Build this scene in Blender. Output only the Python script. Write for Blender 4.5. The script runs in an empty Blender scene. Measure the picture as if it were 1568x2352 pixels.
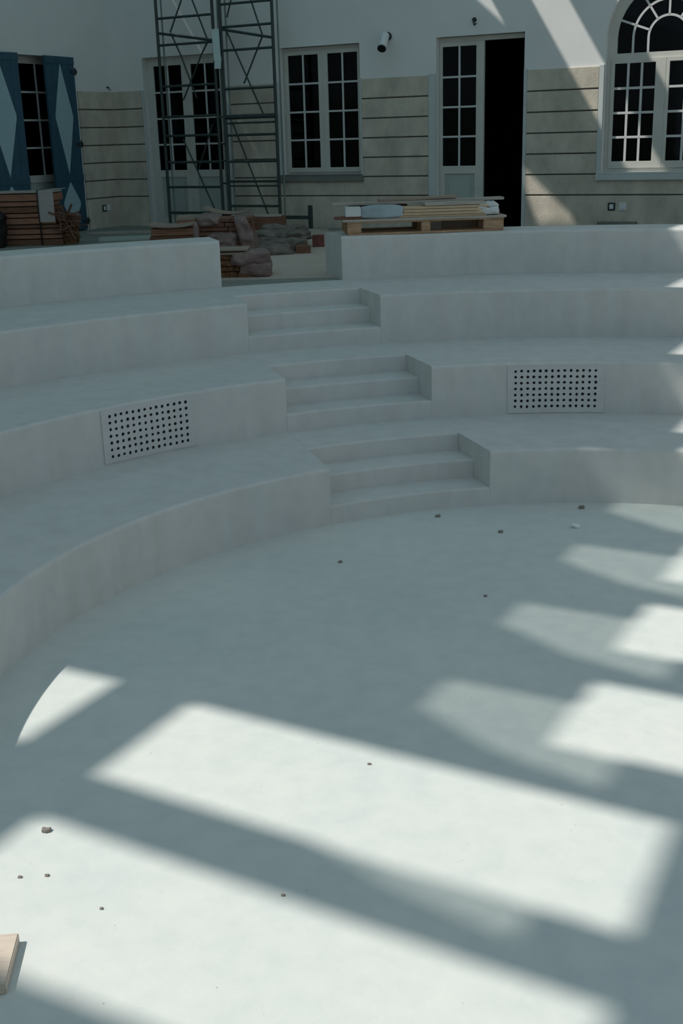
import bpy, bmesh, math, random
from math import sin, cos, asin, pi, radians, degrees, atan2, hypot
from mathutils import Vector, Matrix, noise
from mathutils.geometry import tessellate_polygon

S = bpy.context.scene
COL = S.collection
random.seed(11)

# ------------------------------------------------------------------ frames
CX, CY = 1.3347, 4.6397                      # centre of the round floor
RAD = [0, 3.0248, 4.0958, 5.2605, 6.4752]    # risers
H = [0, 0.3825, 0.7756, 1.1733, 1.578]       # tread heights
T = H[3]                                     # terrace level
AX = radians(106.6)                          # direction of the stair axis
CORNER = Vector((-3.4202, 19.4683, 0))       # inner corner of the two walls
E1 = Vector((0.8830, -0.4693, 0)); N1 = Vector((0.4693, 0.8830, 0))
RB = atan2(E1.y, E1.x)                       # back wall: local x along, y into wall
RL = RB + pi / 2                             # left wall
V0 = 15.59; U0 = -12.15                      # plan position of the walls measured along N1 / E1
EYE = Vector((0, 0, 2.4222)); FPX = 2685.34; TH = 0.3092; RO = -0.0278

def cam_axes():
    r = Vector((1, 0, 0)); fw = Vector((0, cos(TH), -sin(TH))); up = Vector((0, sin(TH), cos(TH)))
    return r * cos(RO) + up * sin(RO), -r * sin(RO) + up * cos(RO), fw
def ray(px, py):
    r, u, f = cam_axes()
    return r * ((px - 784) / FPX) - u * ((py - 1176) / FPX) + f
def at_z(px, py, z):
    d = ray(px, py); return EYE + d * ((z - EYE.z) / d.z)
def at_y(px, py, y):
    d = ray(px, py); return EYE + d * (y / d.y)
def bw(u, v=0, z=0):                         # back-wall coordinates -> world (z above terrace)
    p = CORNER + E1 * u + N1 * v; return Vector((p.x, p.y, T + z))
def lw(w, out=0, z=0):                       # left-wall coordinates: w from the corner, out = into the yard
    p = CORNER - N1 * w + E1 * out; return Vector((p.x, p.y, T + z))

# ------------------------------------------------------------------ materials
MATS = {}
def nodes(name):
    m = bpy.data.materials.new(name); m.use_nodes = True
    nt = m.node_tree; b = nt.nodes['Principled BSDF']; return m, nt, b
def lerp(c, k): return tuple(max(0, min(1, x * k)) for x in c)
def mat(name, col, rough=.7, var=.12, scale=3, stretch=(1, 1, 1), bump=0, bscale=30, spec=.3, tint=None, metal=0):
    m, nt, b = nodes(name)
    tc = nt.nodes.new('ShaderNodeTexCoord'); mp = nt.nodes.new('ShaderNodeMapping'); mp.inputs['Scale'].default_value = stretch
    nt.links.new(tc.outputs['Object'], mp.inputs['Vector'])
    n = nt.nodes.new('ShaderNodeTexNoise'); n.inputs['Scale'].default_value = scale; n.inputs['Detail'].default_value = 6; n.inputs['Roughness'].default_value = .6
    nt.links.new(mp.outputs['Vector'], n.inputs['Vector'])
    r = nt.nodes.new('ShaderNodeValToRGB'); r.color_ramp.elements[0].position = .3; r.color_ramp.elements[1].position = .7
    a = tint if tint else lerp(col, 1 - var)
    r.color_ramp.elements[0].color = (*a, 1); r.color_ramp.elements[1].color = (*lerp(col, 1 + var * .6), 1)
    nt.links.new(n.outputs['Fac'], r.inputs['Fac']); nt.links.new(r.outputs['Color'], b.inputs['Base Color'])
    b.inputs['Roughness'].default_value = rough; b.inputs['Specular IOR Level'].default_value = spec; b.inputs['Metallic'].default_value = metal
    if bump:
        n2 = nt.nodes.new('ShaderNodeTexNoise'); n2.inputs['Scale'].default_value = bscale; n2.inputs['Detail'].default_value = 8
        nt.links.new(mp.outputs['Vector'], n2.inputs['Vector'])
        bp = nt.nodes.new('ShaderNodeBump'); bp.inputs['Strength'].default_value = bump; bp.inputs['Distance'].default_value = .01
        nt.links.new(n2.outputs['Fac'], bp.inputs['Height']); nt.links.new(bp.outputs['Normal'], b.inputs['Normal'])
    MATS[name] = m; return m
def concrete(name, col, tint, grit=True, streak=False):
    """plaster-white concrete: broad mottling, fine mottling, small dark specks, optional vertical stains"""
    m, nt, b = nodes(name); L = nt.links.new
    tc = nt.nodes.new('ShaderNodeTexCoord')
    def noise_(sc, det=5, src=None):
        n = nt.nodes.new('ShaderNodeTexNoise'); n.inputs['Scale'].default_value = sc; n.inputs['Detail'].default_value = det
        L(src or tc.outputs['Object'], n.inputs['Vector']); return n
    def ramp(fac, p0, p1, c0, c1):
        r = nt.nodes.new('ShaderNodeValToRGB'); r.color_ramp.elements[0].position = p0; r.color_ramp.elements[1].position = p1
        r.color_ramp.elements[0].color = (*c0, 1); r.color_ramp.elements[1].color = (*c1, 1); L(fac, r.inputs['Fac']); return r
    def mul(a, bb, f=1):
        x = nt.nodes.new('ShaderNodeMix'); x.data_type = 'RGBA'; x.blend_type = 'MULTIPLY'; x.inputs['Factor'].default_value = f
        L(a, x.inputs['A']); L(bb, x.inputs['B']); return x.outputs['Result']
    c = ramp(noise_(1.1).outputs['Fac'], .35, .68, tint, col).outputs['Color']
    c = mul(c, ramp(noise_(9, 8).outputs['Fac'], .3, .62, (.93, .94, .95), (1, 1, 1)).outputs['Color'])
    if grit:
        c = mul(c, ramp(noise_(42, 2).outputs['Fac'], .22, .27, (.72, .70, .66), (1, 1, 1)).outputs['Color'])
    if streak:
        mp = nt.nodes.new('ShaderNodeMapping'); mp.inputs['Scale'].default_value = (5, 5, .7); L(tc.outputs['Object'], mp.inputs['Vector'])
        c = mul(c, ramp(noise_(1.6, 6, mp.outputs['Vector']).outputs['Fac'], .30, .62, (.95, .93, .92), (1, 1, 1)).outputs['Color'])
    L(c, b.inputs['Base Color']); b.inputs['Roughness'].default_value = .62; b.inputs['Specular IOR Level'].default_value = .25
    n2 = noise_(26, 8); bp = nt.nodes.new('ShaderNodeBump'); bp.inputs['Strength'].default_value = .12; bp.inputs['Distance'].default_value = .01
    L(n2.outputs['Fac'], bp.inputs['Height']); L(bp.outputs['Normal'], b.inputs['Normal'])
    return m
def glass(name, tr, refl=.06):
    m = bpy.data.materials.new(name); m.use_nodes = True; nt = m.node_tree; nt.nodes.clear()
    o = nt.nodes.new('ShaderNodeOutputMaterial'); t = nt.nodes.new('ShaderNodeBsdfTransparent'); t.inputs['Color'].default_value = (*tr, 1)
    g = nt.nodes.new('ShaderNodeBsdfGlossy'); g.inputs['Roughness'].default_value = .03; g.inputs['Color'].default_value = (.8, .85, .9, 1)
    lw_ = nt.nodes.new('ShaderNodeLayerWeight'); lw_.inputs['Blend'].default_value = refl
    mx = nt.nodes.new('ShaderNodeMixShader'); nt.links.new(lw_.outputs['Fresnel'], mx.inputs['Fac'])
    nt.links.new(t.outputs[0], mx.inputs[1]); nt.links.new(g.outputs[0], mx.inputs[2]); nt.links.new(mx.outputs[0], o.inputs['Surface']); return m
def film(name, col, alpha):
    m, nt, b = nodes(name); b.inputs['Base Color'].default_value = (*col, 1); b.inputs['Roughness'].default_value = .35
    b.inputs['Alpha'].default_value = alpha; b.inputs['Specular IOR Level'].default_value = .5; return m

M_FLOOR = concrete('floor_concrete', (.66, .665, .63), (.60, .625, .60))
M_TIER = concrete('tier_concrete', (.62, .615, .59), (.585, .59, .575), grit=False, streak=True)
M_WALL = mat('white_render', (.77, .755, .74), .8, .05, 1.5, bump=.08, bscale=14)
M_CLAD = mat('stone_render', (.59, .525, .435), .85, .26, 2.0, (1.6, 1.6, 1), bump=.35, bscale=35)
M_GROOVE = mat('groove_shadow_gap', (.12, .115, .10), .9, .1, 5)
M_TERR = mat('terrace_screed', (.25, .27, .235), .85, .25, 1.4, (1, 2, 1), bump=.1)
M_COVER = mat('beige_floor_cover', (.50, .43, .365), .85, .12, 2.2, (.6, 5, 1), bump=.1)
M_FRAME = mat('cream_paint', (.59, .575, .52), .5, .08, 4)
M_BAR = mat('white_paint', (.62, .61, .60), .5, .05, 4)
M_PANEL = mat('sage_panel', (.42, .455, .42), .55, .06, 4)
M_SURR = mat('surround_render', (.56, .58, .57), .75, .06, 2)
M_SILL = mat('stone_sill', (.20, .205, .18), .8, .15, 4)
M_DARK = mat('dark_interior', (.025, .025, .027), .9, .1, 2)
M_GLASS = glass('window_glass', (.30, .32, .36), .21)
M_TINT = glass('dim_patch_filter', (.53, .55, .54), .02)  # added filter that weakens the sun for the fainter patches
M_BLUE = mat('blue_paint', (.034, .092, .135), .5, .14, 4, (3, 1, 1), bump=.15)
M_PALE = mat('pale_blue_paint', (.36, .50, .535), .5, .06, 4)
M_IRON = mat('dark_iron', (.035, .04, .045), .5, .1, 8)
M_SCAF = mat('scaffold_green_metal', (.030, .046, .043), .45, .25, 6, spec=.5)
M_SCAF2 = mat('pale_scaffold_tube', (.20, .23, .21), .5, .2, 6)
M_SHEET = mat('pale_sheet', (.60, .72, .72), .45, .08, 10, (6, 6, 1))
def sheeting(name, col, tcol, fac):
    m = bpy.data.materials.new(name); m.use_nodes = True; nt = m.node_tree; nt.nodes.clear()
    o = nt.nodes.new('ShaderNodeOutputMaterial'); d = nt.nodes.new('ShaderNodeBsdfDiffuse'); d.inputs['Color'].default_value = (*col, 1)
    t = nt.nodes.new('ShaderNodeBsdfTranslucent'); t.inputs['Color'].default_value = (*tcol, 1)
    mx = nt.nodes.new('ShaderNodeMixShader'); mx.inputs['Fac'].default_value = fac
    nt.links.new(d.outputs[0], mx.inputs[1]); nt.links.new(t.outputs[0], mx.inputs[2]); nt.links.new(mx.outputs[0], o.inputs['Surface']); return m
M_DECK = sheeting('shade_deck_ambient', (.7, .72, .72), (.63, .84, .91), .41)  # translucency added so the unseen deck lifts the ambient light below
M_COLUMN = mat('painted_column', (.5, .5, .5), .6, .05, 2)
M_REDWOOD = mat('red_brown_timber', (.35, .165, .105), .75, .35, 5, (1, 12, 12), bump=.3)
M_DARKWOOD = mat('dark_brown_timber', (.20, .095, .06), .8, .4, 6, (1, 10, 10), bump=.3)
M_PALEWOOD = mat('pale_pine', (.56, .42, .27), .7, .22, 5, (1, 14, 14), bump=.2)
M_PALLET = mat('pallet_wood', (.42, .265, .16), .8, .35, 5, (2, 9, 9), bump=.3)
M_GREYWOOD = mat('grey_weathered_board', (.42, .385, .335), .8, .22, 5, (1, 12, 12), bump=.25)
M_BEIGE = mat('beige_board', (.33, .26, .205), .8, .15, 4)
M_ROOT = mat('brown_splintered_wood', (.20, .10, .05), .9, .75, 28, bump=.8, bscale=60)
M_PINKFILM = mat('dusty_film', (.215, .145, .13), .5, .35, 9, bump=.2, spec=.5)
M_TARP = mat('dirty_grey_sheeting', (.175, .155, .13), .75, .5, 9, bump=.25)
M_FILM = film('clear_film', (.72, .68, .66), .38)
M_BLUEROLL = mat('grey_blue_wrap', (.31, .38, .41), .45, .18, 7, spec=.5)
M_CARTON = mat('white_carton', (.56, .58, .57), .6, .06, 4)
M_BRICK = mat('dark_red_brick', (.20, .075, .06), .85, .25, 10, bump=.4)
M_VENT = mat('vent_plaster', (.565, .565, .56), .7, .08, 9, bump=.15)
M_HOLE = mat('vent_shade_lens_black', (.012, .013, .015), .9, 0, 3)  # near black: shade inside the vent holes as colour, also the lamp lens
M_WHITEP = mat('white_plastic', (.70, .70, .70), .4, .03, 5)
M_PLY = mat('plank_wood', (.60, .50, .415), .7, .15, 5, (14, 1, 14))
M_STONE = mat('grit', (.25, .22, .19), .9, .3, 30)
M_CHIP = mat('white_chip', (.75, .77, .77), .8, .05, 30)
M_STRAP = mat('black_strap', (.015, .013, .013), .6, .1, 5)

# ------------------------------------------------------------------ mesh builder
class MB:
    def __init__(s): s.v = []; s.f = []
    def add(s, vs, fs):
        o = len(s.v); s.v += [tuple(v) for v in vs]; s.f += [tuple(i + o for i in f) for f in fs]; return s
    def box(s, x0, x1, y0, y1, z0, z1, rot=None, at=(0, 0, 0)):
        vs = [Vector((x, y, z)) for x in (x0, x1) for y in (y0, y1) for z in (z0, z1)]
        if rot is not None: vs = [rot @ v for v in vs]
        vs = [v + Vector(at) for v in vs]
        return s.add(vs, [(0, 1, 3, 2), (4, 6, 7, 5), (0, 4, 5, 1), (2, 3, 7, 6), (0, 2, 6, 4), (1, 5, 7, 3)])
    def prism(s, outer, d0, d1, holes=(), plane='xz'):
        """flat outline (with holes) in a plane, thickened from d0 to d1 along the third axis"""
        def P(p, d): return Vector((p[0], d, p[1])) if plane == 'xz' else Vector((p[0], p[1], d))
        loops = [list(outer)] + [list(h) for h in holes]
        flat = [p for l in loops for p in l]
        tris = tessellate_polygon([[Vector((p[0], p[1], 0)) for p in l] for l in loops])
        n = len(flat); vs = [P(p, d0) for p in flat] + [P(p, d1) for p in flat]
        fs = [tuple(t) for t in tris] + [tuple(i + n for i in reversed(t)) for t in tris]
        k = 0
        for l in loops:
            m = len(l)
            for i in range(m):
                a, b = k + i, k + (i + 1) % m; fs.append((a, b, b + n, a + n))
            k += m
        return s.add(vs, fs)
    def tube(s, p0, p1, r, n=10, r1=None):
        p0, p1 = Vector(p0), Vector(p1); d = (p1 - p0).normalized()
        a = d.orthogonal().normalized(); b = d.cross(a); r1 = r if r1 is None else r1
        vs = [p0 + (a * cos(2 * pi * i / n) + b * sin(2 * pi * i / n)) * r for i in range(n)] + [p1 + (a * cos(2 * pi * i / n) + b * sin(2 * pi * i / n)) * r1 for i in range(n)]
        fs = [(i, (i + 1) % n, n + (i + 1) % n, n + i) for i in range(n)] + [tuple(range(n))[::-1], tuple(range(n, 2 * n))]
        return s.add(vs, fs)
    def strip(s, pts, w, y0, y1, closed=False):
        """bar of width w swept along a polyline in the xz plane, thick from y0 to y1"""
        n = len(pts); L = []; R = []
        for i, p in enumerate(pts):
            a = pts[max(0, i - 1)]; b = pts[min(n - 1, i + 1)]
            d = Vector((b[0] - a[0], b[1] - a[1])).normalized(); nn = Vector((-d.y, d.x)) * w / 2
            L.append((p[0] + nn.x, p[1] + nn.y)); R.append((p[0] - nn.x, p[1] - nn.y))
        vs = []; fs = []
        for l, r in zip(L, R): vs += [(l[0], y0, l[1]), (r[0], y0, r[1]), (l[0], y1, l[1]), (r[0], y1, r[1])]
        for i in range(n - 1):
            a = 4 * i; b = a + 4
            fs += [(a, a + 1, b + 1, b), (a + 2, b + 2, b + 3, a + 3), (a, b, b + 2, a + 2), (a + 1, a + 3, b + 3, b + 1)]
        fs += [(0, 2, 3, 1), (4 * n - 4, 4 * n - 3, 4 * n - 1, 4 * n - 2)]
        return s.add(vs, fs)
    def revolve(s, prof, sr, sl, nseg, full=True, span=None):
        """closed profile (r,z) swept about the floor centre; sr/sl = half widths of the stair strip.
        full: everything but the strip; else only the strip"""
        k = len(prof); vs = []; fs = []
        for j in range(nseg + 1):
            t = j / nseg
            for r, z in prof:
                left = AX + asin(min(.999, sl / r)); right = AX - asin(min(.999, sr / r))
                if not full: a = right + (left - right) * t
                elif span > 0: a = left + (AX + span - left) * t
                else: a = AX + span + (right - AX - span) * t
                vs.append((r * cos(a), r * sin(a), z))
        for j in range(nseg):
            for i in range(k):
                a = j * k + i; b = j * k + (i + 1) % k; fs.append((a, b, b + k, a + k))
        fs += [tuple(range(k))[::-1], tuple(range(nseg * k, nseg * k + k))]
        return s.add(vs, fs)
    def build(s, name, m, parent=None, loc=(0, 0, 0), rot=0, bevel=0, smooth=False):
        me = bpy.data.meshes.new(name); me.from_pydata(s.v, [], s.f)
        bm = bmesh.new(); bm.from_mesh(me); bmesh.ops.recalc_face_normals(bm, faces=bm.faces[:])
        if bevel:
            es = [e for e in bm.edges if len(e.link_faces) == 2 and e.calc_face_angle(0) > .5]
            bmesh.ops.bevel(bm, geom=es, offset=bevel, segments=2, affect='EDGES', clamp_overlap=True)
        if smooth:
            for f in bm.faces: f.smooth = True
        bm.to_mesh(me); bm.free(); me.materials.append(m)
        o = bpy.data.objects.new(name, me); COL.objects.link(o); o.location = loc; o.rotation_euler = (0, 0, rot)
        if parent: o.parent = parent
        return o
def empty(name, loc, rot=0):
    o = bpy.data.objects.new(name, None); COL.objects.link(o); o.location = loc; o.rotation_euler = (0, 0, rot); o.empty_display_size = .1; return o
def tag(o, label, cat, group=None):
    o['label'] = label; o['category'] = cat
    if group: o['group'] = group
    return o
def struct(o): o['kind'] = 'structure'; return o

# ------------------------------------------------------------------ floor, tiers, steps
fl = MB(); n = 160
fl.prism([(6.47 * cos(2 * pi * i / n), 6.47 * sin(2 * pi * i / n)) for i in range(n)], -.12, 0, plane='xy')
struct(fl.build('floor', M_FLOOR, loc=(CX, CY, 0)))
def nose(r, z, rr=.022, k=4):   # rounded outer edge of a tread
    return [(r + rr - rr * cos(pi / 2 * i / k), z - rr + rr * sin(pi / 2 * i / k)) for i in range(k + 1)]
SL, SR = .58, .555
tier_label = {1: 'lowest curved white concrete seating tier around the round floor',
              2: 'middle curved white concrete seating tier with the perforated vents in its riser',
              3: 'third curved white concrete seating tier just below the terrace'}
step_label = {1: 'nearest flight of three concrete steps cut into the lowest tier',
              2: 'middle flight of concrete steps between the two perforated vents',
              3: 'farthest flight of concrete steps leading up to the gap in the parapet'}
for k in (1, 2, 3):
    pr = [(RAD[k], 0)] + nose(RAD[k], H[k]) + [(RAD[k + 1], H[k]), (RAD[k + 1], 0)]
    mb = MB().revolve(pr, SR, SL, 130, span=radians(79.5)); mb.revolve(pr, SR, SL, 190, span=-radians(150))
    o = mb.build('seating_tier', M_TIER, loc=(CX, CY, 0)); tag(o, tier_label[k], 'seating tier', 'curved concrete tiers')
    st = tag(empty('step_flight', (CX, CY, H[k - 1])), step_label[k], 'steps', 'flights of steps up the tiers')
    hh = (H[k] - H[k - 1]) / 3
    for i in range(3):
        r0 = RAD[k] + .275 * i; r1 = RAD[k] + .275 * (i + 1) if i < 2 else RAD[k + 1]
        z1 = hh * (i + 1); pr = [(r0, -H[k - 1])] + nose(r0, z1, .016, 3) + [(r1, z1), (r1, -H[k - 1])]
        MB().revolve(pr, SR - .001, SL - .001, 14, full=False).build('step', M_TIER, st)
# top parapet: two curved benches either side of the gap
def arc_bench(a0, a1, s_edge, at_start, label, top):
    r0, r1 = RAD[4], 7.0; pr = [(r0, 0)] + nose(r0, top - T, .03, 5) + [(r1 - .02, top - T), (r1, top - T - .02), (r1, 0)]
    vs = []; fs = []; k = len(pr); ns = 120
    for j in range(ns + 1):
        t = j / ns
        for r, z in pr:
            s0 = AX + asin(s_edge / r) if at_start else a0
            s1 = a1 if at_start else AX - asin(s_edge / r)
            a = s0 + (s1 - s0) * t; vs.append((r * cos(a), r * sin(a), z))
    for j in range(ns):
        for i in range(k): fs.append((j * k + i, j * k + (i + 1) % k, (j + 1) * k + (i + 1) % k, (j + 1) * k + i))
    fs += [tuple(range(k))[::-1], tuple(range(ns * k, ns * k + k))]
    o = MB().add(vs, fs).build('parapet_bench', M_TIER, loc=(CX, CY, T)); tag(o, label, 'parapet bench', 'curved top parapet benches')
arc_bench(0, AX + radians(79.5), .535, True, 'thick curved white parapet left of the gap, ends beside the wrapped bundles', 1.582)
arc_bench(AX - radians(150), 0, .60, False, 'thick curved white parapet right of the gap, carrying the wooden pallet', 1.566)

# perforated vent grilles in the riser of the second tier
def vent(a0, a1, z0, z1, hx0, hx1, hz0, hz1, label):
    """a0>a1 degrees left/right panel edge, holes 14 x 7 between hx0..hx1 and hz0..hz1"""
    am = radians((a0 + a1) / 2); e = tag(empty('vent_grille', (CX + RAD[2] * cos(am), CY + RAD[2] * sin(am), H[1])), label, 'vent grille', 'perforated vents in the second tier')
    L = Vector(e.location)
    def P(a, z, d): r = RAD[2] - d; return (CX + r * cos(radians(a)) - L.x, CY + r * sin(radians(a)) - L.y, z - L.z)
    D = .007; pl = MB()
    da = (hx0 - hx1) / 13; dz = (hz1 - hz0) / 6; rnd = random.Random(int(a0 * 10))
    ax = [hx0 + da / 2 - da * i for i in range(15)]; zz = [hz1 + dz / 2 - dz * j for j in range(8)]
    for i in range(14):
        for j in range(7):
            ca = (ax[i] + ax[i + 1]) / 2 + rnd.uniform(-.04, .04) * da; cz = (zz[j] + zz[j + 1]) / 2 + rnd.uniform(-.04, .04) * dz
            sq = []; ho = []; back = []
            ra = da * rnd.uniform(.22, .28); rz = dz * rnd.uniform(.22, .28)
            for q in range(8):
                t = 2 * pi * (q + .5) / 8; c, s_ = cos(t), sin(t); m = max(abs(c), abs(s_))
                sx, sz = c / m, s_ / m
                sq.append(P((ax[i] + ax[i + 1]) / 2 + sx * da / 2, (zz[j] + zz[j + 1]) / 2 + sz * dz / 2, D))
                ho.append(P(ca + c * ra, cz + s_ * rz, D)); back.append(P(ca + c * ra, cz + s_ * rz, .003))
            fs = []
            for q in range(8):
                b = (q + 1) % 8; fs += [(q, b, 8 + b, 8 + q), (8 + q, 8 + b, 16 + b, 16 + q)]
            # square corners
            vs = sq + ho + back; base = len(vs)
            for cx_, cz_, q in ((1, 1, 0), (-1, 1, 2), (-1, -1, 4), (1, -1, 6)):
                vs.append(P((ax[i] + ax[i + 1]) / 2 + cx_ * da / 2, (zz[j] + zz[j + 1]) / 2 + cz_ * dz / 2, D)); fs.append((q, len(vs) - 1, q + 1))
            pl.add(vs, fs)
    def band(b0, b1, y0, y1, d, mb, nseg=12):
        vs = []; fs = []
        for i in range(nseg + 1):
            a = b0 + (b1 - b0) * i / nseg; vs += [P(a, y0, d), P(a, y1, d), P(a, y0, -.01), P(a, y1, -.01)]
        for i in range(nseg):
            a = 4 * i; b = a + 4; fs += [(a, b, b + 1, a + 1), (a, a + 2, b + 2, b), (a + 1, b + 1, b + 3, a + 3)]
        fs += [(0, 1, 3, 2), (4 * nseg, 4 * nseg + 2, 4 * nseg + 3, 4 * nseg + 1)]
        mb.add(vs, fs)
    pl.build('grille_plate', M_VENT, e)
    bk = MB(); band(ax[0], ax[14], zz[7], zz[0], .0035, bk); bk.build('black_backing', M_HOLE, e)  # thin near-black backing; its colour stands for the shade of deep holes
    fr = MB()
    band(a0, a1, zz[0], z1, D, fr); band(a0, a1, z0, zz[7], D, fr); band(a0, ax[0], zz[7], zz[0], D, fr, 3); band(ax[14], a1, zz[7], zz[0], D, fr, 3)
    fr.build('frame', M_VENT, e)
vent(135.1, 124.8, .395, .758, 134.2, 125.8, .437, .712, 'perforated white vent grille left of the steps')
vent(90.7, 80.5, .388, .752, 89.85, 81.46, .437, .710, 'perforated white vent grille right of the steps')

# terrace
def circ(r, n=140): return [(CX + r * cos(2 * pi * i / n), CY + r * sin(2 * pi * i / n)) for i in range(n)]
def q2(u, v): p = CORNER + E1 * u + N1 * v; return (p.x, p.y)
te = MB(); te.prism([q2(-.2, .3), q2(34, .3), q2(34, -46), q2(-.2, -46)], -.1, T, [circ(RAD[4])], plane='xy')
struct(te.build('terrace_floor', M_TERR))

# ------------------------------------------------------------------ walls
TOPZ = 5.33
def arch(xc, r, z0, zs, n=24):
    return [(xc - r, z0)] + [(xc - r * cos(pi * i / n), zs + r * sin(pi * i / n)) for i in range(n + 1)] + [(xc + r, z0)]
def rect(x0, x1, z0, z1): return [(x0, z0), (x0, z1), (x1, z1), (x1, z0)]
LD = (.63, 2.10); MW = (3.06, 4.355); DR = (5.51, 6.76); AXC, AR, AZ = 8.58, .75, 2.35
wb = MB(); wb.prism([(0, -.15), (0, TOPZ), (34, TOPZ), (34, -.15)], 0, .34,
                    [rect(*LD, 0, 2.5), rect(*MW, .72, 2.505), rect(*DR, 0, 2.505), arch(AXC, AR, .715, AZ)])
LB, RBK = bw(0), RB
wall_back = struct(wb.build('wall_back', M_WALL, loc=LB, rot=RB))
SD = (.87, 2.90)
wl = MB(); wl.prism([(-40, -.15), (-40, TOPZ), (.34, TOPZ), (.34, -.15)], 0, .34, [rect(-SD[1], -SD[0], 0, 2.50)])
wall_left = struct(wl.build('wall_left', M_WALL, loc=LB, rot=RL))
# dark rooms behind the openings
rm = MB()
for x0, x1, y0, y1, z0, z1 in ((-.2, 12, 4.3, 4.4, -.1, 3.4), (-.3, -.2, .33, 4.4, -.1, 3.4), (12, 12.1, .33, 4.4, -.1, 3.4), (-.3, 12.1, .33, 4.4, 3.4, 3.5), (-.3, 12.1, .33, 4.4, -.2, -.1)):
    rm.box(x0, x1, y0, y1, z0, z1)
struct(rm.build('room_wall', M_DARK, wall_back))
rm = MB()
for x0, x1, y0, y1, z0, z1 in ((-6, -.4, 3.3, 3.4, -.1, 3.4), (-6, -5.9, .33, 3.4, -.1, 3.4), (-.5, -.4, .33, 3.4, -.1, 3.4), (-6, -.4, .33, 3.4, 3.4, 3.5), (-6, -.4, .33, 3.4, -.2, -.1)):
    rm.box(x0, x1, y0, y1, z0, z1)
struct(rm.build('room_wall', M_DARK, wall_left))
# stone-coloured wainscot with horizontal grooves
ZG = [0, .457, .72, .982, 1.245, 1.507, 1.770, 2.032]
def wainscot(segs_low, segs_mid, segs_top, parent):
    cl = MB(); gr = MB()
    for i in range(7):
        segs = segs_low if i < 1 else (segs_mid if i < 2 else segs_top)
        z0 = ZG[i] + (.009 if i else -.1); z1 = ZG[i + 1] - (.009 if i < 6 else 0)
        for a, b in segs:
            cl.box(a, b, -.028, .005, z0, z1)
            if i: gr.box(a, b, -.012, .004, ZG[i] - .012, ZG[i] + .012)
    struct(cl.build('wainscot', M_CLAD, parent, bevel=.004)); struct(gr.build('groove', M_GROOVE, parent))
wainscot([(.02, .59), (2.20, 5.40), (6.81, 20)], [(.02, .59), (2.20, 5.40), (6.81, 20)], [(.02, .59), (2.20, 2.96), (4.385, 5.40), (6.81, 7.765), (9.4, 20)], wall_back)
wainscot([(-.83, -.02), (-40, -3.0)], [(-.83, -.02), (-40, -3.0)], [(-.83, -.02), (-40, -3.0)], wall_left)
# raised plaster surrounds
sr = MB()
sr.prism([(.59, -.1), (.59, 2.032), (.63, 2.032), (.63, -.1)], -.02, .004)
sr.prism([(2.10, -.1), (2.10, 2.04), (2.20, 2.04), (2.20, -.1)], -.02, .004)
sr.prism([(2.96, .72), (2.96, 2.05), (3.06, 2.05), (3.06, .72)], -.026, .004)
sr.prism([(4.355, .72), (4.355, 2.05), (4.385, 2.05), (4.385, .72)], -.026, .004)
sr.prism([(5.40, -.1), (5.40, 2.05), (5.51, 2.05), (5.51, -.1)], -.02, .004)
sr.prism([(6.76, -.1), (6.76, 2.05), (6.81, 2.05), (6.81, -.1)], -.024, .004)
sr.prism([(7.765, .70), (7.765, 2.05), (7.83, 2.05), (7.83, .70)], -.03, .004)
struct(sr.build('surround', M_SURR, wall_back, bevel=.004))

# ------------------------------------------------------------------ windows and doors (local: x along wall, y into wall, z up)
def leaf(parent, x0, x1, z0, z1, gx0, gx1, gz0, gz1, ncol, nrow, y, name='sash', panel=None, bw_=.026):
    m = MB(); m.prism(rect(x0, x1, z0, z1), y, y + .045, [rect(gx0, gx1, gz0, gz1)] + ([rect(*panel)] if panel else []))
    s = struct(m.build(name, M_FRAME, parent, bevel=.003))
    b = MB()
    for i in range(1, ncol): xx = gx0 + (gx1 - gx0) * i / ncol; b.box(xx - bw_ / 2, xx + bw_ / 2, y + .006, y + .036, gz0, gz1)
    for j in range(1, nrow): zz = gz0 + (gz1 - gz0) * j / nrow; b.box(gx0, gx1, y + .004, y + .038, zz - bw_ / 2, zz + bw_ / 2)
    b.build('glazing_bars', M_BAR, s)
    g = MB(); g.box(gx0, gx1, y + .019, y + .023, gz0, gz1); g.build('pane', M_GLASS, s)
    if panel:
        p = MB(); a, c, d, e = panel; p.box(a - .005, c + .005, y + .02, y + .03, d - .005, e + .005)
        p.box(a + .06, c - .06, y + .008, y + .022, d + .06, e - .06); p.build('lower_panel', M_PANEL, s, bevel=.006)
    return s
def frame(parent, x0, x1, z0, z1, w, y, d=.07, bottom=True):
    m = MB(); m.prism(rect(x0, x1, z0, z1), y, y + d, [rect(x0 + w, x1 - w, z0 + w, z1 - w)]) if bottom else m.prism(
        [(x0, z0), (x0, z1), (x1, z1), (x1, z0), (x1 - w, z0), (x1 - w, z1 - w), (x0 + w, z1 - w), (x0 + w, z0)], y, y + d)
    return struct(m.build('frame', M_FRAME, parent, bevel=.003))
Y = .10
# window between the scaffold and the open door
w1 = struct(empty('window_1', LB, RB)); frame(w1, MW[0], MW[1], .74, 2.50, .045, Y)
leaf(w1, 3.105, 3.723, .785, 2.455, 3.155, 3.648, .852, 2.40, 2, 4, Y - .02)
leaf(w1, 3.723, 4.31, .785, 2.455, 3.80, 4.275, .852, 2.40, 2, 4, Y - .02)
m = MB(); m.box(2.97, 4.40, -.07, .12, .655, .735); m.box(2.99, 4.38, -.05, .1, .735, .755); struct(m.build('window_sill', M_SILL, w1, bevel=.006))
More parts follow.
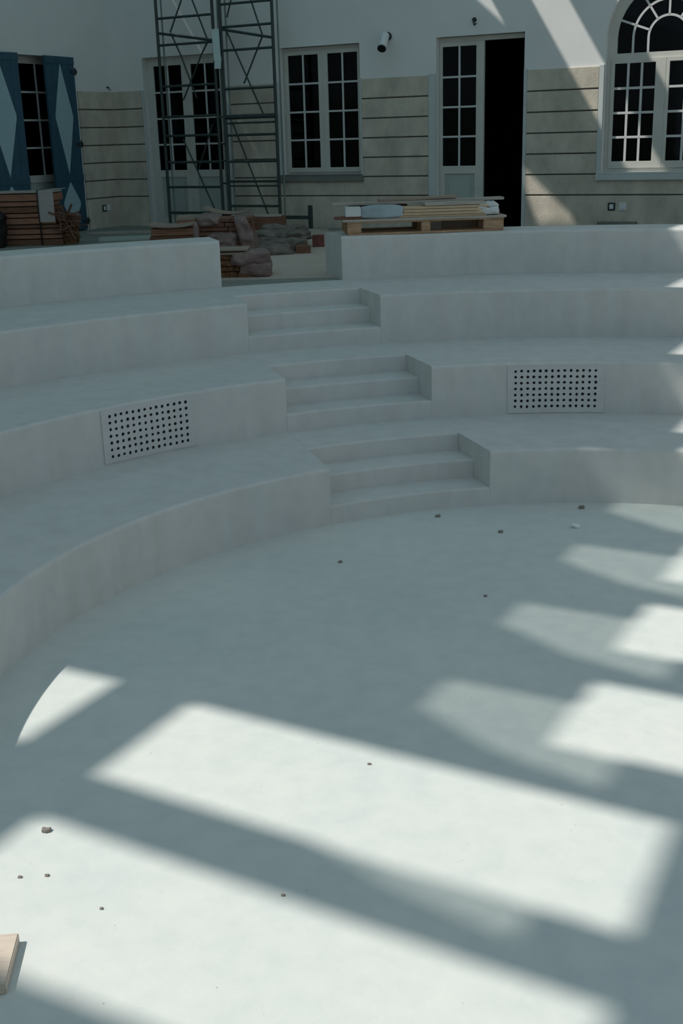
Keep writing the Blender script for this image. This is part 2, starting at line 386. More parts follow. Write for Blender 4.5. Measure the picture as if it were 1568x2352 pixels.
# french door behind the scaffold
d2 = struct(empty('door_2', LB, RB)); frame(d2, LD[0], LD[1], 0, 2.5, .05, Y, bottom=False)
leaf(d2, .68, 1.365, .01, 2.45, .768, 1.278, .845, 2.375, 2, 4, Y - .01, 'door_leaf', (.79, 1.26, .12, .74))
leaf(d2, 1.365, 2.05, .01, 2.45, 1.453, 1.96, .845, 2.375, 2, 4, Y - .01, 'door_leaf', (1.475, 1.94, .12, .74))
# half-open french door
d3 = struct(empty('door_3', LB, RB))
m = MB(); m.prism([(DR[0], 0), (DR[0], 2.5), (DR[1], 2.5), (DR[1], 0), (DR[1] - .012, 0), (DR[1] - .012, 2.44), (DR[0] + .035, 2.44), (DR[0] + .035, 0)], Y, Y + .08)
struct(m.build('frame', M_FRAME, d3, bevel=.003))
leaf(d3, 5.53, 6.165, .01, 2.44, 5.565, 6.053, .845, 2.385, 2, 4, Y - .01, 'door_leaf', (5.60, 6.04, .12, .74))
s = MB(); s.box(-.022, .022, -.6, 0, .01, 2.43); op = struct(s.build('door_leaf', M_FRAME, d3, loc=(6.715, Y + .68, 0)))
# arched window
w2 = struct(empty('window_2', LB, RB))
m = MB(); m.prism(arch(AXC, AR, .72, AZ), Y - .01, Y + .07, [arch(AXC, .63, 2.175, AZ), rect(AXC - .69, AXC + .69, .79, 2.10)])
struct(m.build('frame', M_FRAME, w2, bevel=.003))
leaf(w2, AXC - .69, AXC, .785, 2.105, 7.935, 8.45, .872, 2.055, 3, 4, Y - .03, bw_=.03)
leaf(w2, AXC, AXC + .69, .785, 2.105, 8.625, 9.225, .872, 2.055, 3, 4, Y - .03, bw_=.03)
fan = MB()
for r in (.245, .435): fan.strip([(AXC - r, 2.17)] + [(AXC - r * cos(pi * i / 28), AZ + r * sin(pi * i / 28)) for i in range(29)] + [(AXC + r, 2.17)], .028, Y, Y + .035)
for a in (20, 56, 124, 160): fan.strip([(AXC + .245 * cos(radians(a)), AZ + .245 * sin(radians(a))), (AXC + .64 * cos(radians(a)), AZ + .64 * sin(radians(a)))], .026, Y, Y + .033)
fan.strip([(AXC, AZ + .245), (AXC, AZ + .64)], .026, Y, Y + .033)
struct(fan.build('glazing_bars', M_BAR, w2))
g = MB(); g.prism(arch(AXC, .632, 2.17, AZ), Y + .014, Y + .018); g.build('pane', M_GLASS, w2)
m = MB(); m.box(7.77, 9.42, -.075, .12, .64, .715); m.box(7.80, 9.38, -.05, .11, .715, .74); struct(m.build('window_sill', M_SURR, w2, bevel=.006))
# french door behind the blue shutters (left wall; local x = -w)
d1 = struct(empty('door_1', LB, RL)); frame(d1, -SD[1], -SD[0], 0, 2.5, .05, Y + .12, bottom=False)
leaf(d1, -2.85, -1.99, .01, 2.45, -2.76, -2.09, .845, 2.40, 2, 4, Y + .11, 'door_leaf', (-2.74, -2.11, .12, .74))
leaf(d1, -1.988, -.92, .01, 2.45, -1.90, -1.02, .845, 2.40, 2, 4, Y + .11, 'door_leaf', (-1.88, -1.04, .12, .74))

# blue shutters
def shutter(w_hinge, width, ang, sgn, label):
    """leaf runs from its hinge along local +x (sgn=1) or -x (sgn=-1); ang swings the free edge into the yard"""
    e = tag(empty('shutter', lw(w_hinge, .03), RL + ang), label, 'shutter', 'blue shutters of the left wall')
    x0, x1 = (0, width) if sgn > 0 else (-width, 0)
    m = MB(); nb = 5
    for i in range(nb): m.box(x0 + width * i / nb + .001, x0 + width * (i + 1) / nb - .001, -.018, .018, .02, 2.50)
    m.box(x0, x1, -.026, -.016, 2.40, 2.50); m.box(x0, x1, -.026, -.016, .74, .84)
    m.build('board_panel', M_BLUE, e, bevel=.002)
    c = (x0 + x1) / 2
    for z0, z1, zc in ((.85, 2.40, 1.66), (.09, .73, .41)):
        d = MB(); hw = .205 if z0 > .5 else .20
        d.prism([(c, z0), (c + hw, zc - .03), (c + hw, zc + .03), (c, z1), (c - hw, zc + .03), (c - hw, zc - .03)], -.025, -.01)
        o = d.build('diamond_inlay', M_PALE, e); o['label'] = 'pale blue painted diamond'
    for z in (.14, 1.27, 2.30):
        h = MB(); h.box(-.10 if sgn < 0 else -.05, .05 if sgn < 0 else .10, -.034, -.016, z - .022, z + .022); h.tube((.02 * -sgn, -.02, z - .05), (.02 * -sgn, -.02, z + .05), .014); h.build('hinge', M_IRON, e)
shutter(.905, .68, radians(3), -1, 'blue shutter with pale diamonds beside the stone wainscot, right leaf')
shutter(2.89, .66, radians(-12), 1, 'blue shutter with pale diamonds at the left edge, behind the strapped timber')

# ------------------------------------------------------------------ small wall fittings
lamp = tag(empty('wall_spotlight', bw(4.80, 0, 2.56), RB), 'white cylindrical spotlight on the wall above the stone cladding, aimed downward', 'wall lamp')
m = MB(); m.tube((0, .01, 0), (0, -.025, 0), .055, 20); m.build('wall_plate', M_IRON, lamp)
m = MB(); m.tube((0, -.02, 0), (.0, -.10, -.02), .018, 12); m.build('bracket', M_IRON, lamp)
dv = Vector((.10, -.62, -.62)).normalized(); p0 = Vector((.0, -.09, .01)); p1 = p0 + dv * .25
m = MB(); m.tube(p0, p1, .058, 24); m.build('lamp_body', M_WHITEP, lamp)
m = MB(); m.tube(p1 - dv * .005, p1 + dv * .012, .060, 24); m.build('lens_ring', M_IRON, lamp)
m = MB(); m.tube(p1 + dv * .008, p1 + dv * .015, .050, 24); m.build('lens', M_HOLE, lamp)
def socket(frame_fn, rot, x, z, dark, label, grp):
    e = tag(empty('wall_socket', frame_fn, rot), label, 'wall socket', grp)
    m = MB(); m.box(-.048, .048, -.040, -.024, -.05, .05); m.build('cover_plate', M_IRON if dark else M_WHITEP, e, bevel=.004)
    m = MB(); m.box(-.026, .026, -.046, -.036, -.03, .03); m.build('insert', M_WHITEP, e, bevel=.003)
socket(bw(7.995, 0, .31), RB, 0, 0, True, 'dark framed wall socket below the arched window', 'wall sockets')
socket(bw(8.14, 0, .31), RB, 0, 0, False, 'white blank socket plate below the arched window', 'wall sockets')
socket(lw(.45, 0, .30), RL, 0, 0, True, 'dark framed wall socket low on the left wall by the corner', 'wall sockets')
socket(lw(.345, 0, .305), RL, 0, 0, False, 'white socket plate low on the left wall by the corner', 'wall sockets')
def hook(loc, rot, label, k=1.0):
    e = MB(); e.tube((0, .01, 0), (0, -.06, 0), .012, 10); e.tube((0, -.055, 0), (.02, -.06, -.07), .010, 10); e.tube((.02, -.06, -.07), (.05, -.07, -.05), .009, 10); e.tube((0, .008, 0), (0, -.012, 0), .03, 14)
    e.v = [(x * k, y * k, z * k) for x, y, z in e.v]
    tag(e.build('wall_hook', M_IRON, loc=loc, rot=rot), label, 'hook', 'small iron hooks on the white wall')
hook(bw(6.06, 0, 2.69), RB, 'small dark hook on the white wall above the open door')
hook(lw(.09, 0, 2.10), RL, 'small hook above the wainscot near the corner', .6)

# ------------------------------------------------------------------ scaffold tower against the back wall
VS = -.42
sc = tag(empty('scaffold_tower', bw(2.24, VS, 0), RB), 'dark green metal scaffold tower of ladder frames in front of the french door', 'scaffold')
def sx(u): return u - 2.24
def pole(name, x, z0, z1, y=0, r=.023, mat_=M_SCAF):
    m = MB(); m.tube((sx(x), y, z0), (sx(x), y, z1), r, 12); return m.build(name, mat_, sc, smooth=False)
for x in (1.262, 2.235, 2.365, 3.222):
    o = pole('post', x, 0.03, 4.6)
    m = MB(); m.box(sx(x) - .05, sx(x) + .05, -.05, .05, 0, .035); m.build('foot_plate', M_SCAF, o)
    pole('rear_post', x + .05, 0.0, 4.6, .06, .013, M_SCAF2)
def rung(x0, x1, z, r=.018, y=0): m = MB(); m.tube((sx(x0), y, z), (sx(x1), y, z), r, 10); m.build('rung', M_SCAF, sc)
for z in (.235, .61, .97, 1.35, 1.62, 2.05, 2.62, 2.985, 3.35, 3.75, 4.1): rung(1.262, 2.235, z)
for z in (.335, .685, .965, 1.335, 1.97, 2.49, 2.80, 3.10, 3.55, 4.0): rung(2.365, 3.222, z)
rung(2.365, 3.222, 1.585, .034); rung(2.365, 3.222, 1.50, .014); rung(2.365, 3.222, .62, .012)
for z in (1.60, .66, 1.22, .98): rung(2.235, 2.365, z, .012)
def brace(pa, pb, y=.05, r=.012):
    def loc(p):
        d = ray(*p); base = bw(0, VS + y); t = (base - EYE).dot(N1) / d.dot(N1); q = EYE + d * t - CORNER
        return Vector((sx(q.dot(E1)), y, q.z - T))
    m = MB(); m.tube(loc(pa), loc(pb), r, 8); m.build('brace', M_SCAF, sc)
for a, b in (((366, 77), (486, 92)), ((506, 67), (625, 86))): brace(a, b, 0, .019)
for a, b in (((416, 0), (391, 74)), ((441, 0), (476, 90)), ((392, 76), (414, 124)), ((478, 93), (463, 124)), ((414, 124), (452, 225)), ((463, 124), (421, 230)),
             ((421, 320), (494, 482)), ((488, 285), (455, 392)), ((576, 0), (603, 82)), ((521, 74), (606, 265)), ((602, 84), (560, 192)), ((533, 280), (616, 492)), ((530, 0), (521, 40))): brace(a, b)
m = MB(); m.box(sx(2.26), sx(2.375), -.055, -.04, 2.36, 2.78); m.box(sx(2.27), sx(2.375), -.06, -.045, 2.25, 2.40)
m.v = [(x + (.06 * (2.5 - z) if i % 2 else .05 * (z - 2.5)), y, z) for i, (x, y, z) in enumerate(m.v)]
o = m.build('sheet_wrap', M_SHEET, sc); o['label'] = 'pale sheet tied between the posts'
og = MB(); og.box(sx(3.21), sx(3.73), -.02, .02, .15, .20); og.box(sx(3.70), sx(3.75), -.025, .025, 0, .345); og.build('outrigger', M_SCAF, sc)

# ------------------------------------------------------------------ boards and bundles
def board(name, c, size, rot, m, label, cat, group=None, bevel=.004, warp=0, tilt=0):
    """c = centre of the underside; size = length, depth, height; optional upward curl of the ends"""
    mb = MB(); L, D, Hh = size; n = 10 if warp else 1
    vs = []; fs = []
    for i in range(n + 1):
        t = i / n; x = -L / 2 + L * t; dz = warp * (abs(2 * t - 1) ** 2.5) + tilt * (t - .5)
        for y in (-D / 2, D / 2):
            for z in (0, Hh): vs.append((x, y, z + dz))
    for i in range(n):
        a = 4 * i; b = a + 4; fs += [(a, a + 1, b + 1, b), (a + 2, b + 2, b + 3, a + 3), (a, b, b + 2, a + 2), (a + 1, a + 3, b + 3, b + 1)]
    fs += [(0, 2, 3, 1), (4 * n, 4 * n + 1, 4 * n + 3, 4 * n + 2)]
    mb.add(vs, fs); return tag(mb.build(name, m, loc=c, rot=rot, bevel=bevel), label, cat, group)
def crumple(size, seed, amp=.05, freq=5, cuts=16, fold=(1, 1, 1)):
    """rounded crumpled lump with flat underside"""
    bm = bmesh.new(); bmesh.ops.create_cube(bm, size=2); bmesh.ops.subdivide_edges(bm, edges=bm.edges[:], cuts=cuts, use_grid_fill=True)
    mb = MB(); off = Vector((seed * 7.3, seed * 3.1, seed * 1.7)); sx_, sy_, sz_ = size
    for v in bm.verts:
        p = v.co.copy(); q = p / max(1e-6, (abs(p.x) ** 5 + abs(p.y) ** 5 + abs(p.z) ** 5) ** .2)
        w = Vector((q.x * sx_ / 2, q.y * sy_ / 2, (q.z + 1) * sz_ / 2))
        nz = Vector((w.x * fold[0], w.y * fold[1], w.z * fold[2])) * freq + off
        f = noise.ridged_multi_fractal(nz, 1.0, 2.1, 4, 1.0, 2.0) - .9
        w += q.normalized() * amp * f + Vector((noise.noise(nz * .6), noise.noise(nz * .6 + off), noise.noise(nz * .5 - off))) * amp * .9
        w.z = max(0.0, w.z); mb.v.append(tuple(w))
    bm.verts.index_update(); mb.f = [tuple(v.index for v in f.verts) for f in bm.faces]; bm.free(); return mb

# strapped stack of red-brown timber at the left
ra = radians(-2)
stack_y = 15.9
def sp(px, py): return at_y(px, py, stack_y)
xr = sp(128, 500).x
z = T
lab = 'red-brown timber plank in the strapped stack before the blue shutters'
hs = [.085, .06, .075, .055, .085, .06, .085, .065, .10]
for i, h in enumerate(hs):
    L = .98 + random.uniform(-.03, .05) + (.10 if i < 4 else 0); xx = xr + random.uniform(-.02, .03) + (.06 if i < 4 else -.02)
    board('timber_plank', (xx - L / 2, stack_y + .26, z + .002), (L, .44, h - .012), ra, M_REDWOOD if i % 3 else M_DARKWOOD, lab, 'plank', 'planks of the strapped timber stack')
    z += h
board('cover_board', (xr - .50, stack_y + .26, z + .002), (1.0, .47, .022), ra, M_GREYWOOD, 'pale grey board lying on top of the strapped timber stack', 'board')
wrp = MB(); wrp.box(-.11, .09, -.012, .0, .30, .70); wrp.box(-.11, .09, -.012, .68, .698, .705)
tag(wrp.build('plastic_wrap', M_FILM, loc=(xr - .10, stack_y + .015, T), rot=ra), 'torn clear plastic wrap hanging over the right end of the strapped timber', 'plastic wrap')
stp = MB(); stp.box(-.012, .012, -.006, 0, .0, .705); stp.box(-.012, .012, 0, .7, .705, .709)
tag(stp.build('strap', M_STRAP, loc=(xr - .215, stack_y + .02, T), rot=ra), 'thin dark strap around the timber stack near its right end', 'strap')
rnd = random.Random(5)
labr = 'dark splintered offcut in the ragged heap right of the strapped timber'
for i in range(24):
    m = MB(); L = rnd.uniform(.18, .42); d = Vector((rnd.uniform(-.3, .9), rnd.uniform(-.5, .3), rnd.uniform(-.35, .3))).normalized()
    m.tube(-d * L / 2, d * L / 2, rnd.uniform(.008, .017), 5)
    tag(m.build('wood_offcut', M_DARKWOOD, loc=(xr + rnd.uniform(.04, .20), stack_y + rnd.uniform(-.06, .14), T + .18 + rnd.uniform(-.04, .30) * (1 if i % 2 else .5))), labr, 'offcut', 'splintered offcuts beside the timber stack')
m = crumple((.20, .25, .36), 9, .05, 9, 14); tag(m.build('scrap_bundle', M_ROOT, loc=(xr + .12, stack_y + .2, T)), 'ragged brown bundle of scrap against the right end of the timber stack', 'bundle')
m = crumple((.22, .3, .46), 14, .04, 6, 10); tag(m.build('black_bag', M_STRAP, loc=(sp(-4, 500).x, stack_y - .16, T)), 'black bag slumped against the timber stack at the left edge', 'bag')
# flat pale boards on the ground between
p = at_z(292, 550, T); board('flat_board', (p.x, p.y, T), (.75, .5, .03), radians(8), M_PANEL, 'pale green-grey board lying flat on the terrace left of the bundles', 'board')
p = at_z(300, 540, T); board('flat_board', (p.x - .1, p.y + .4, T), (1.1, .3, .025), radians(4), M_GREYWOOD, 'grey board lying flat on the terrace behind the green-grey one', 'board')

# low stack of boards behind the left parapet
Yb = 14.5
def yb(px, py, Y): return at_y(px, py, Y)
a = yb(335, 530, Yb); b = yb(437, 530, Yb)
zt = yb(400, 524, Yb).z
hh = (zt - T) / 3
for i in range(3):
    board('low_board', ((a.x + b.x) / 2 + .02 * i, Yb + .35, T + hh * i), (b.x - a.x, .65, hh - .006), radians(3), [M_REDWOOD, M_DARKWOOD, M_REDWOOD][i], ['red-brown board at the bottom of the low stack behind the left parapet', 'dark board in the middle of the low stack behind the left parapet', 'reddish board on the low stack behind the left parapet'][i], 'board', 'boards of the low stack')
board('beige_board', ((a.x + b.x) / 2 + .02, Yb + .33, T + hh * 3), (b.x - a.x + .02, .70, .016), radians(3), M_BEIGE, 'beige warped sheet on top of the low stack behind the left parapet', 'board', warp=.03)
# taller stack behind: flat boards, curled sheet
Yc = 15.1
a = yb(398, 505, Yc); b = yb(530, 505, Yc)
zc0 = yb(450, 520, Yc).z
m = MB(); m.box(-.40, .40, -.32, .32, 0, zc0 - T - .002)
tag(m.build('crate', M_DARKWOOD, loc=((a.x + b.x) / 2, Yc + .33, T), rot=radians(2), bevel=.008), 'dark wooden crate under the brown boards by the scaffold', 'crate')
z = zc0
for i, (dx, L, mm, lb) in enumerate(((0, b.x - a.x, M_DARKWOOD, 'dark brown board laid directly on the dark crate'), (.02, (b.x - a.x) * .98, M_REDWOOD, 'reddish board below the beige curled sheet'), (-.01, (b.x - a.x) * .95, M_BEIGE, 'pale brown board just under the curled sheet'))):
    board('flat_board', ((a.x + b.x) / 2 + dx, Yc + .33, z), (L, .62, .034), radians(2 + i), mm, lb, 'board', 'boards stacked on the crate'); z += .037
a2 = yb(462, 490, Yc); b2 = yb(566, 490, Yc)
board('curled_sheet', ((a2.x + b2.x) / 2, Yc + .40, z + .02), (b2.x - a2.x, .5, .012), radians(-3), M_BEIGE, 'curled beige cardboard sheet on top of the board pile by the scaffold', 'sheet', warp=.05, tilt=-.05)
# brown panel block behind
Yd = 15.7; a = yb(542, 500, Yd); b = yb(654, 500, Yd); zz = yb(600, 499, Yd).z
m = MB(); m.box(-(b.x - a.x) / 2, (b.x - a.x) / 2, -.18, .18, 0, zz - T); tag(m.build('panel_block', M_DARKWOOD, loc=((a.x + b.x) / 2, Yd + .2, T), bevel=.008), 'dark brown block of panels standing at the foot of the scaffold', 'panel block')
board('grey_board', ((a.x + b.x) / 2 - .1, Yd + .15, zz), (.75, .25, .02), radians(-2), M_GREYWOOD, 'grey board lying on the dark panel block at the scaffold foot', 'board')

# wrapped bundles in the gap
def bundle(pxl, pxr, pybase, pytop, Y, depth, label, seed, wrapfrac):
    a = yb(pxl, pybase, Y); b = yb(pxr, pybase, Y); W = b.x - a.x; Hh = yb((pxl + pxr) / 2, pytop, Y).z - T
    e = tag(empty('wrapped_bundle', ((a.x + b.x) / 2, Y + depth / 2, T), 0), label, 'bundle', 'plastic-wrapped wood bundles in the gap')
    rr = random.Random(seed); m = MB(); nz = max(4, int(Hh / .045)); h = Hh / nz
    for j in range(nz):
        x0 = -W / 2 + rr.uniform(0, .03); x1 = W / 2 - rr.uniform(0, .05); xm = rr.uniform(-.1, .25) * W
        for p, q in ((x0, xm - .004), (xm + .004, x1)):
            m.box(p, q, -depth / 2 + rr.uniform(.0, .04), depth / 2 - rr.uniform(0, .03), h * j + rr.uniform(.001, .008), h * (j + 1) - .002)
    m.build('wood_core', M_ROOT if seed % 2 else M_DARKWOOD, e, bevel=.003)
    return e, W, Hh
e, W, Hh = bundle(470, 615, 641, 585, 11.38, .42, 'nearest plastic-wrapped bundle of brown wood at the parapet end', 3, .6)
c = crumple((W * .62, .46, Hh * .62), 4, .022, 7, 18); c.v = [(x + W * .22, y - .01, z + Hh * .50) for x, y, z in c.v]; c.build('plastic_wrap', M_PINKFILM, e, smooth=True)
c = crumple((W * .50, .43, Hh * .68), 6, .018, 8, 16); c.v = [(x + W * .30, y - .012, z) for x, y, z in c.v]; c.build('plastic_wrap', M_PINKFILM, e, smooth=True)
m = MB(); m.box(-W / 2, W * .3, -.21, .20, Hh, Hh + .018); m.box(-W / 2, W * .2, -.19, .20, Hh + .03, Hh + .045); m.build('cover_slat', M_BEIGE, e, bevel=.004)
e, W, Hh = bundle(448, 582, 576, 502, 13.5, .55, 'taller plastic-wrapped bundle of red-brown wood behind the nearest one', 8, .3)
c = crumple((W * .26, .60, Hh * .95), 5, .03, 6, 18); c.v = [(x + W * .36 + .12 * (.5 - z / Hh), y - .02, z + Hh * .08) for x, y, z in c.v]; c.build('plastic_wrap', M_PINKFILM, e, smooth=True)
c = crumple((W * .40, .58, Hh * .26), 7, .022, 7, 14); c.v = [(x - W * .26, y - .02, z + Hh * .80) for x, y, z in c.v]; c.build('plastic_wrap', M_PINKFILM, e, smooth=True)
c = crumple((W * .10, .3, Hh * .75), 8, .02, 7, 10); c.v = [(x - W * .46, y - .16, z + Hh * .2) for x, y, z in c.v]; c.build('plastic_wrap', M_PINKFILM, e, smooth=True)
c = crumple((W * .55, .60, Hh * .50), 12, .022, 6, 20, (1, 1, 2)); c.v = [(x - W * .02, y - .015, z + Hh * .16) for x, y, z in c.v]; c.build('plastic_wrap', M_PINKFILM, e, smooth=True)
# crumpled grey sheeting beside them
for x, y, z, W, D, Hh, seed, rz, lb in ((-.60, 13.75, 0, .50, .40, .10, 21, 8, 'crumpled dirty grey sheeting lying nearest beside the wrapped bundles'),
                                (-.52, 14.15, 0, .62, .42, .13, 22, 3, 'crumpled grey sheeting second from the front of the heap'),
                                (-.62, 14.55, 0, .66, .42, .20, 23, -4, 'crumpled grey sheeting in the middle of the heap by the gap'),
                                (-.50, 14.95, 0, .55, .35, .25, 24, 6, 'crumpled grey sheeting at the back of the heap by the scaffold'),
                                (-.33, 14.35, .10, .30, .25, .09, 25, -25, 'small crumpled grey piece on the right of the sheeting heap')):
    c = crumple((W, D, Hh), seed, .040, 3.2, 26, (1.0, 1.6, 3.6)); tag(c.build('crumpled_sheeting', M_TARP, loc=(x - .13, y, T + z), rot=radians(rz), smooth=True), lb, 'sheeting', 'crumpled sheeting heap')
fc = MB(); fc.prism([(-1.25, 11.2), (.25, 11.2), (.55, 14.5), (.75, 16.8), (-1.1, 17.2), (-1.3, 14.5)], T, T + .004, plane='xy')
tag(fc.build('floor_cover', M_COVER), 'beige protective sheet covering the terrace floor in the gap', 'floor cover')
p = at_z(695, 583, T); board('wood_block', (p.x, p.y + .1, T), (.17, .2, .085), radians(5), M_DARKWOOD, 'small dark red-brown block at the end of the grey sheeting', 'block')
p = at_z(731, 568, T); board('brick_block', (p.x, p.y + .08, T), (.145, .15, .14), radians(1), M_BRICK, 'dark red square brick on the terrace in the gap', 'brick')
p = at_z(708, 533, T); board('long_plank', (p.x, p.y + .1, T), (.58, .12, .035), radians(-2), M_GREYWOOD, 'long pale plank on the terrace behind the red brick', 'plank')
p = at_z(1420, 512, T); pp = bw(8.10, -.12); board('grey_slab', (pp.x, pp.y, T), (.50, .12, .125), RB, M_SILL, 'grey slab leaning low at the wall below the arched window sockets', 'slab')

# ------------------------------------------------------------------ pallet on the right parapet, with its load
am = radians(94.25); PZ = 1.566; rp = RAD[4] + .004; dep = .66
pal = tag(empty('wooden_pallet', (CX + rp * cos(am), CY + rp * sin(am), PZ), am - pi / 2), 'wooden pallet standing on the right parapet with boards on it', 'pallet')
PL = .735
for x, w in ((-PL + .07, .13), (.0, .085), (PL - .10, .19)):
    for y in (.05, .33, .60): m = MB(); m.box(x - w / 2, x + w / 2, y - .045, y + .045, .018, .106); m.build('block', M_PALLET, pal, bevel=.004)
for y in (.05, .33, .60): m = MB(); m.box(-PL + .01, PL - .01, y - .05, y + .05, 0, .018); m.build('base_board', M_PALLET, pal, bevel=.003)
for y in (.05, .33, .60): m = MB(); m.box(-PL, PL, y - .05, y + .05, .106, .120); m.build('stringer_board', M_PALLET, pal, bevel=.003)
for i in range(5): y = .0 + .135 * i; m = MB(); m.box(-PL - (.04 if i == 0 else 0), PL + .02, y - .005, y + .115, .120, .141); m.build('deck_board', M_PALLET if i else M_GREYWOOD, pal, bevel=.003)
tz = PZ + .141
def onp(x, y, z=0):
    a = am - pi / 2; return (pal.location.x + x * cos(a) - y * sin(a), pal.location.y + x * sin(a) + y * cos(a), tz + z)
RP = am - pi / 2
def pxx(px): return (px - 980) / 243.0
m = MB(); m.box(-.072, .072, -.07, .07, 0, .085); tag(m.build('white_carton', M_CARTON, loc=onp(pxx(817), .09, .025), rot=RP, bevel=.004), 'white carton at the left end of the pallet load', 'carton')
m = MB(); m.box(-.15, .10, 0, .12, 0, .024); tag(m.build('offcut_slat', M_DARKWOOD, loc=onp(pxx(812), .03, 0), rot=RP, bevel=.004), 'thin dark slat under the white carton on the pallet', 'slat')
rl = MB(); rl.tube((-.175, 0, .066), (.175, 0, .066), .066, 28)
rl2 = crumple((.40, .14, .115), 31, .010, 6, 14); tag(rl2.build('wrapped_roll', M_BLUEROLL, loc=onp(pxx(882), .085, 0), rot=RP, smooth=True), 'grey-blue wrapped roll lying on the pallet beside the white carton', 'roll')
labp = ['lowest pale pine board of the stack on the pallet', 'second pale pine board from the bottom on the pallet', 'third pale pine board from the bottom on the pallet', 'topmost pale pine board of the stack on the pallet']
zz = 0
for i, h in enumerate((.018, .027, .029, .024)):
    L = [1.0, .80, .78, .80][i]; board('pine_board', onp(pxx(1022) - (.10 if i == 0 else 0) + .008 * i, .16 + .004 * i, zz), (L, .26, h - .003), RP, M_PALEWOOD, labp[i], 'board', 'pale pine boards on the pallet'); zz += h
c = crumple((.22, .26, .075), 33, .020, 9, 16); tag(c.build('plastic_film', M_CARTON, loc=onp(pxx(1122), .17, .006), rot=RP, smooth=True), 'crumpled clear white film at the right end of the pine boards', 'plastic film')
c = crumple((.20, .24, .035), 35, .016, 9, 14); tag(c.build('plastic_film', M_CARTON, loc=onp(pxx(1125), .18, .072), rot=RP, smooth=True), 'upper flap of crumpled film below the long grey board', 'plastic film')
board('back_carton', onp(-.40, .45, 0), (.55, .25, .105), RP, M_DARKWOOD, 'dark box at the back left of the pallet carrying the long boards', 'box')
board('narrow_board', onp(pxx(1050), .15, zz), (.58, .18, .028), RP + radians(1), M_GREYWOOD, 'short grey-brown board resting on top of the pine boards', 'board', tilt=.0)
board('long_board', onp(pxx(972), .32, zz + .020), (1.63, .16, .024), RP, M_GREYWOOD, 'long grey board spanning the whole pallet load', 'board', tilt=.016)
board('top_board', onp(pxx(972), .34, zz + .047), (.74, .16, .024), RP - radians(1), M_BEIGE, 'pale plank topmost on the pallet load', 'board', tilt=.015)
board('inner_slat', onp(pxx(1065), .36, -.134), (.33, .06, .08), RP, M_BEIGE, 'pale offcut pushed inside the right half of the pallet', 'offcut')
board('inner_slat', onp(pxx(1010), .30, -.134), (.13, .06, .085), RP, M_GREYWOOD, 'grey-green offcut inside the pallet beside its middle block', 'offcut')

# ------------------------------------------------------------------ plank and grit on the round floor
p0 = at_z(43, 2142, .035); p1 = at_z(12, 2262, .035)
dx = (p1 - p0); ang = atan2(-dx.y, -dx.x); mid = (p0 + p1) / 2
m = MB(); m.box(-dx.length / 2, dx.length / 2, 0, .42, 0, .035)
tag(m.build('plank', M_PLY, loc=(mid.x, mid.y, 0), rot=ang, bevel=.003), 'pale wooden plank on the floor at the lower left edge', 'plank')
gl = ['largest grit lump on the sunlit floor near the left edge', 'grit speck in the middle of the big sunlit patch', 'dark speck at the foot of the nearest steps', 'dark speck on the shaded floor right of the steps',
      'white chip on the shaded floor before the right tier', 'brown leaf scrap at the foot of the right tier', 'small grit speck on the sunlit floor near the left edge', 'second small speck in the sunlit strip, right of the first',
      'dark speck on the shaded floor in the centre', 'dark speck beside the sunlit strips on the right', 'speck on the sunlit floor near the wooden plank', 'speck below the middle of the dark stripe']
for (px, py, r, mm), lb in zip(((107, 1910, .014, 0), (848, 1756, .007, 0), (1005, 1187, .016, 0), (1150, 1223, .014, 0), (1321, 1211, .022, 1), (1335, 1168, .018, 0), (45, 2016, .007, 0), (108, 2012, .007, 0), (780, 1292, .011, 0), (1115, 1370, .010, 0), (232, 2088, .006, 0), (650, 2057, .006, 0)), gl):
    p = at_z(px, py, 0); c = crumple((2 * r, 1.6 * r, r * .9), px, r * .35, 30, 3)
    tag(c.build('grit_speck', M_CHIP if mm else M_STONE, loc=(p.x, p.y, 0)), lb, 'grit', 'specks of grit on the round floor')

# ------------------------------------------------------------------ unseen roof deck, added and cut to throw the bands of sun and shade
DU, KV, ZR = .62, .40, 6.5
def eq(u, v): return (u - DU * ZR, v - KV * ZR)              # floor point (u,v) -> deck opening the sun reaches it through
def fw_(uc, zt): d = ZR - T - zt; return (uc + U0 - DU * d, V0 - KV * d)   # wall point -> deck
def R(u0, u1, v0, v1): return [eq(u0, v0), eq(u0, v1), eq(u1, v1), eq(u1, v0)]
holes = []
UR = 1.5
holes.append([eq(-2.9, 2.14), eq(-2.9, 2.88), eq(-.66, 2.80), eq(-.66, 2.14)])                      # nearest sunlit band
holes.append([eq(-2.90, 3.20), eq(-2.90, 3.90), eq(-.71, 3.83), eq(-.69, 3.13), eq(-1.01, 3.14), eq(-1.01, 2.95), eq(-1.5, 3.04), eq(-1.85, 3.16)])  # large patch + tinted strip
holes.append([eq(-4.3, 3.27), eq(-4.3, 3.94), eq(-3.33, 3.94), eq(-3.34, 3.27)])                    # small patch
tints = [[eq(-1.85, 3.16), eq(-1.5, 3.04), eq(-1.01, 2.95), eq(-1.01, 3.15)]]
for i in range(8):
    v0 = 4.205 + 1.035 * i; v1 = v0 + .655; u0 = -1.31 - .02 * max(0, i - 3)
    b = v0 - 4.205
    if i > 3:
        holes.append([eq(-1.46, v0), eq(UR, v0), eq(UR, v1), eq(-1.46, v1)]); continue
    holes.append([eq(-1.94, 4.61 + b), eq(-1.94, 4.28 + b), eq(-1.5, 4.05 + b), eq(-1.01, 3.95 + b), eq(-1.01, v0), eq(UR, v0), eq(UR, v1), eq(u0, v1), eq(u0, 4.61 + b)])
    tints.append([eq(-1.94, 4.61 + b), eq(-1.94, 4.28 + b), eq(-1.5, 4.05 + b), eq(-1.01, 3.95 + b), eq(-1.01, v0), eq(u0, v0), eq(u0, 4.61 + b)])
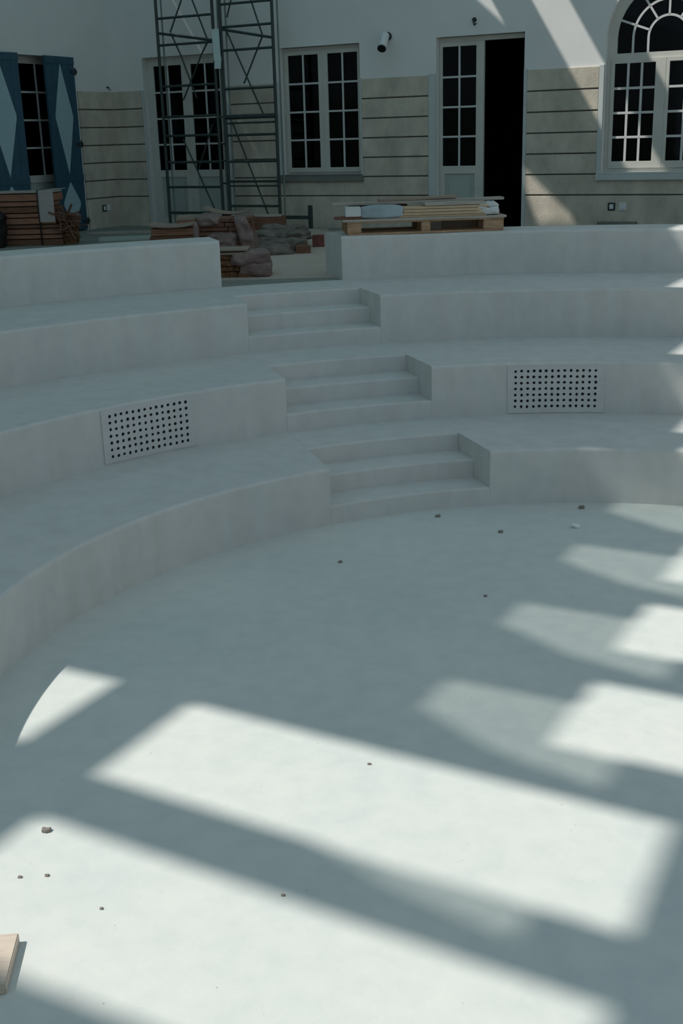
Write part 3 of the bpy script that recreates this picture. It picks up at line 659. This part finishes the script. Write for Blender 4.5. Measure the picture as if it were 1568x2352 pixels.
# openings that light the back wall
def wv(z): return V0 - KV * (ZR - T - z)
def wu(uc, z): return uc + U0 - DU * (ZR - T - z)
b0, b1 = wu(7.33, 2.03), wu(7.83, 2.03)
holes.append([(b0, wv(.70)), (b0, wv(4.6)), (b1, wv(4.6)), (b1, wv(.70))])
holes.append([(b1 + .56, wv(.70)), (b1 + .56, wv(4.6)), (b1 + 1.3, wv(4.6)), (b1 + 1.3, wv(.70))])
holes.append([fw_(*q) for q in ((6.54, 2.50), (6.03, 2.93), (4.4, 4.3), (5.25, 4.6))])
holes.append([fw_(*q) for q in ((6.83, .73), (7.17, .416), (7.53, .09), (7.60, -.03), (7.03, -.03), (6.86, .417))])
dk = MB(); dk.prism([(U0, -2.2), (U0, V0), (-2.35, V0), (-2.35, -2.2)], 0, .05, holes, plane='xy')
# deck is laid out in (u,v): rotate by the wall angle about the world origin
roof = struct(dk.build('added_shade_deck', M_DECK, loc=(0, 0, ZR), rot=RB))
for t in tints:
    g = MB(); g.prism(t, .01, .02, plane='xy'); g.build('dim_patch_pane', M_TINT, roof)  # panes added in the deck openings to make the dim sun patches
for u, v in ((-2.6, -2.0), (-2.6, 13.0), (-11.9, -2.0)):  # out-of-view posts under the added deck
    c = MB(); c.tube((0, 0, -5), (0, 0, 0), .09, 18); p = E1 * u + N1 * v
    struct(c.build('shade_deck_post', M_COLUMN, loc=(p.x, p.y, ZR)))

# ------------------------------------------------------------------ light, world, camera
d = (E1 * DU + N1 * KV + Vector((0, 0, -1))).normalized()
sun = bpy.data.lights.new('sun', 'SUN'); sun.energy = 3.9; sun.angle = radians(.85); sun.color = (1, .97, .90)
so = bpy.data.objects.new('sun', sun); COL.objects.link(so); so.rotation_euler = d.to_track_quat('-Z', 'Y').to_euler(); so.location = (-8, -8, 14)
w = bpy.data.worlds.new('sky'); S.world = w; w.use_nodes = True; bg = w.node_tree.nodes['Background']
bg.inputs['Color'].default_value = (.66, .87, 1.0, 1); bg.inputs['Strength'].default_value = .42
cd = bpy.data.cameras.new('camera'); cd.sensor_fit = 'VERTICAL'; cd.sensor_height = 36; cd.sensor_width = 24; cd.lens = FPX / 2352 * 36; cd.clip_start = .05; cd.clip_end = 300
co = bpy.data.objects.new('camera', cd); COL.objects.link(co)
r, u, f = cam_axes(); mw = Matrix((r, u, -f)).transposed().to_4x4(); mw.translation = EYE; co.matrix_world = mw
S.camera = co
vs = S.view_settings; vs.view_transform = 'Standard'; vs.look = 'None'; vs.gamma = 1; vs.exposure = 0; vs.use_curve_mapping = False
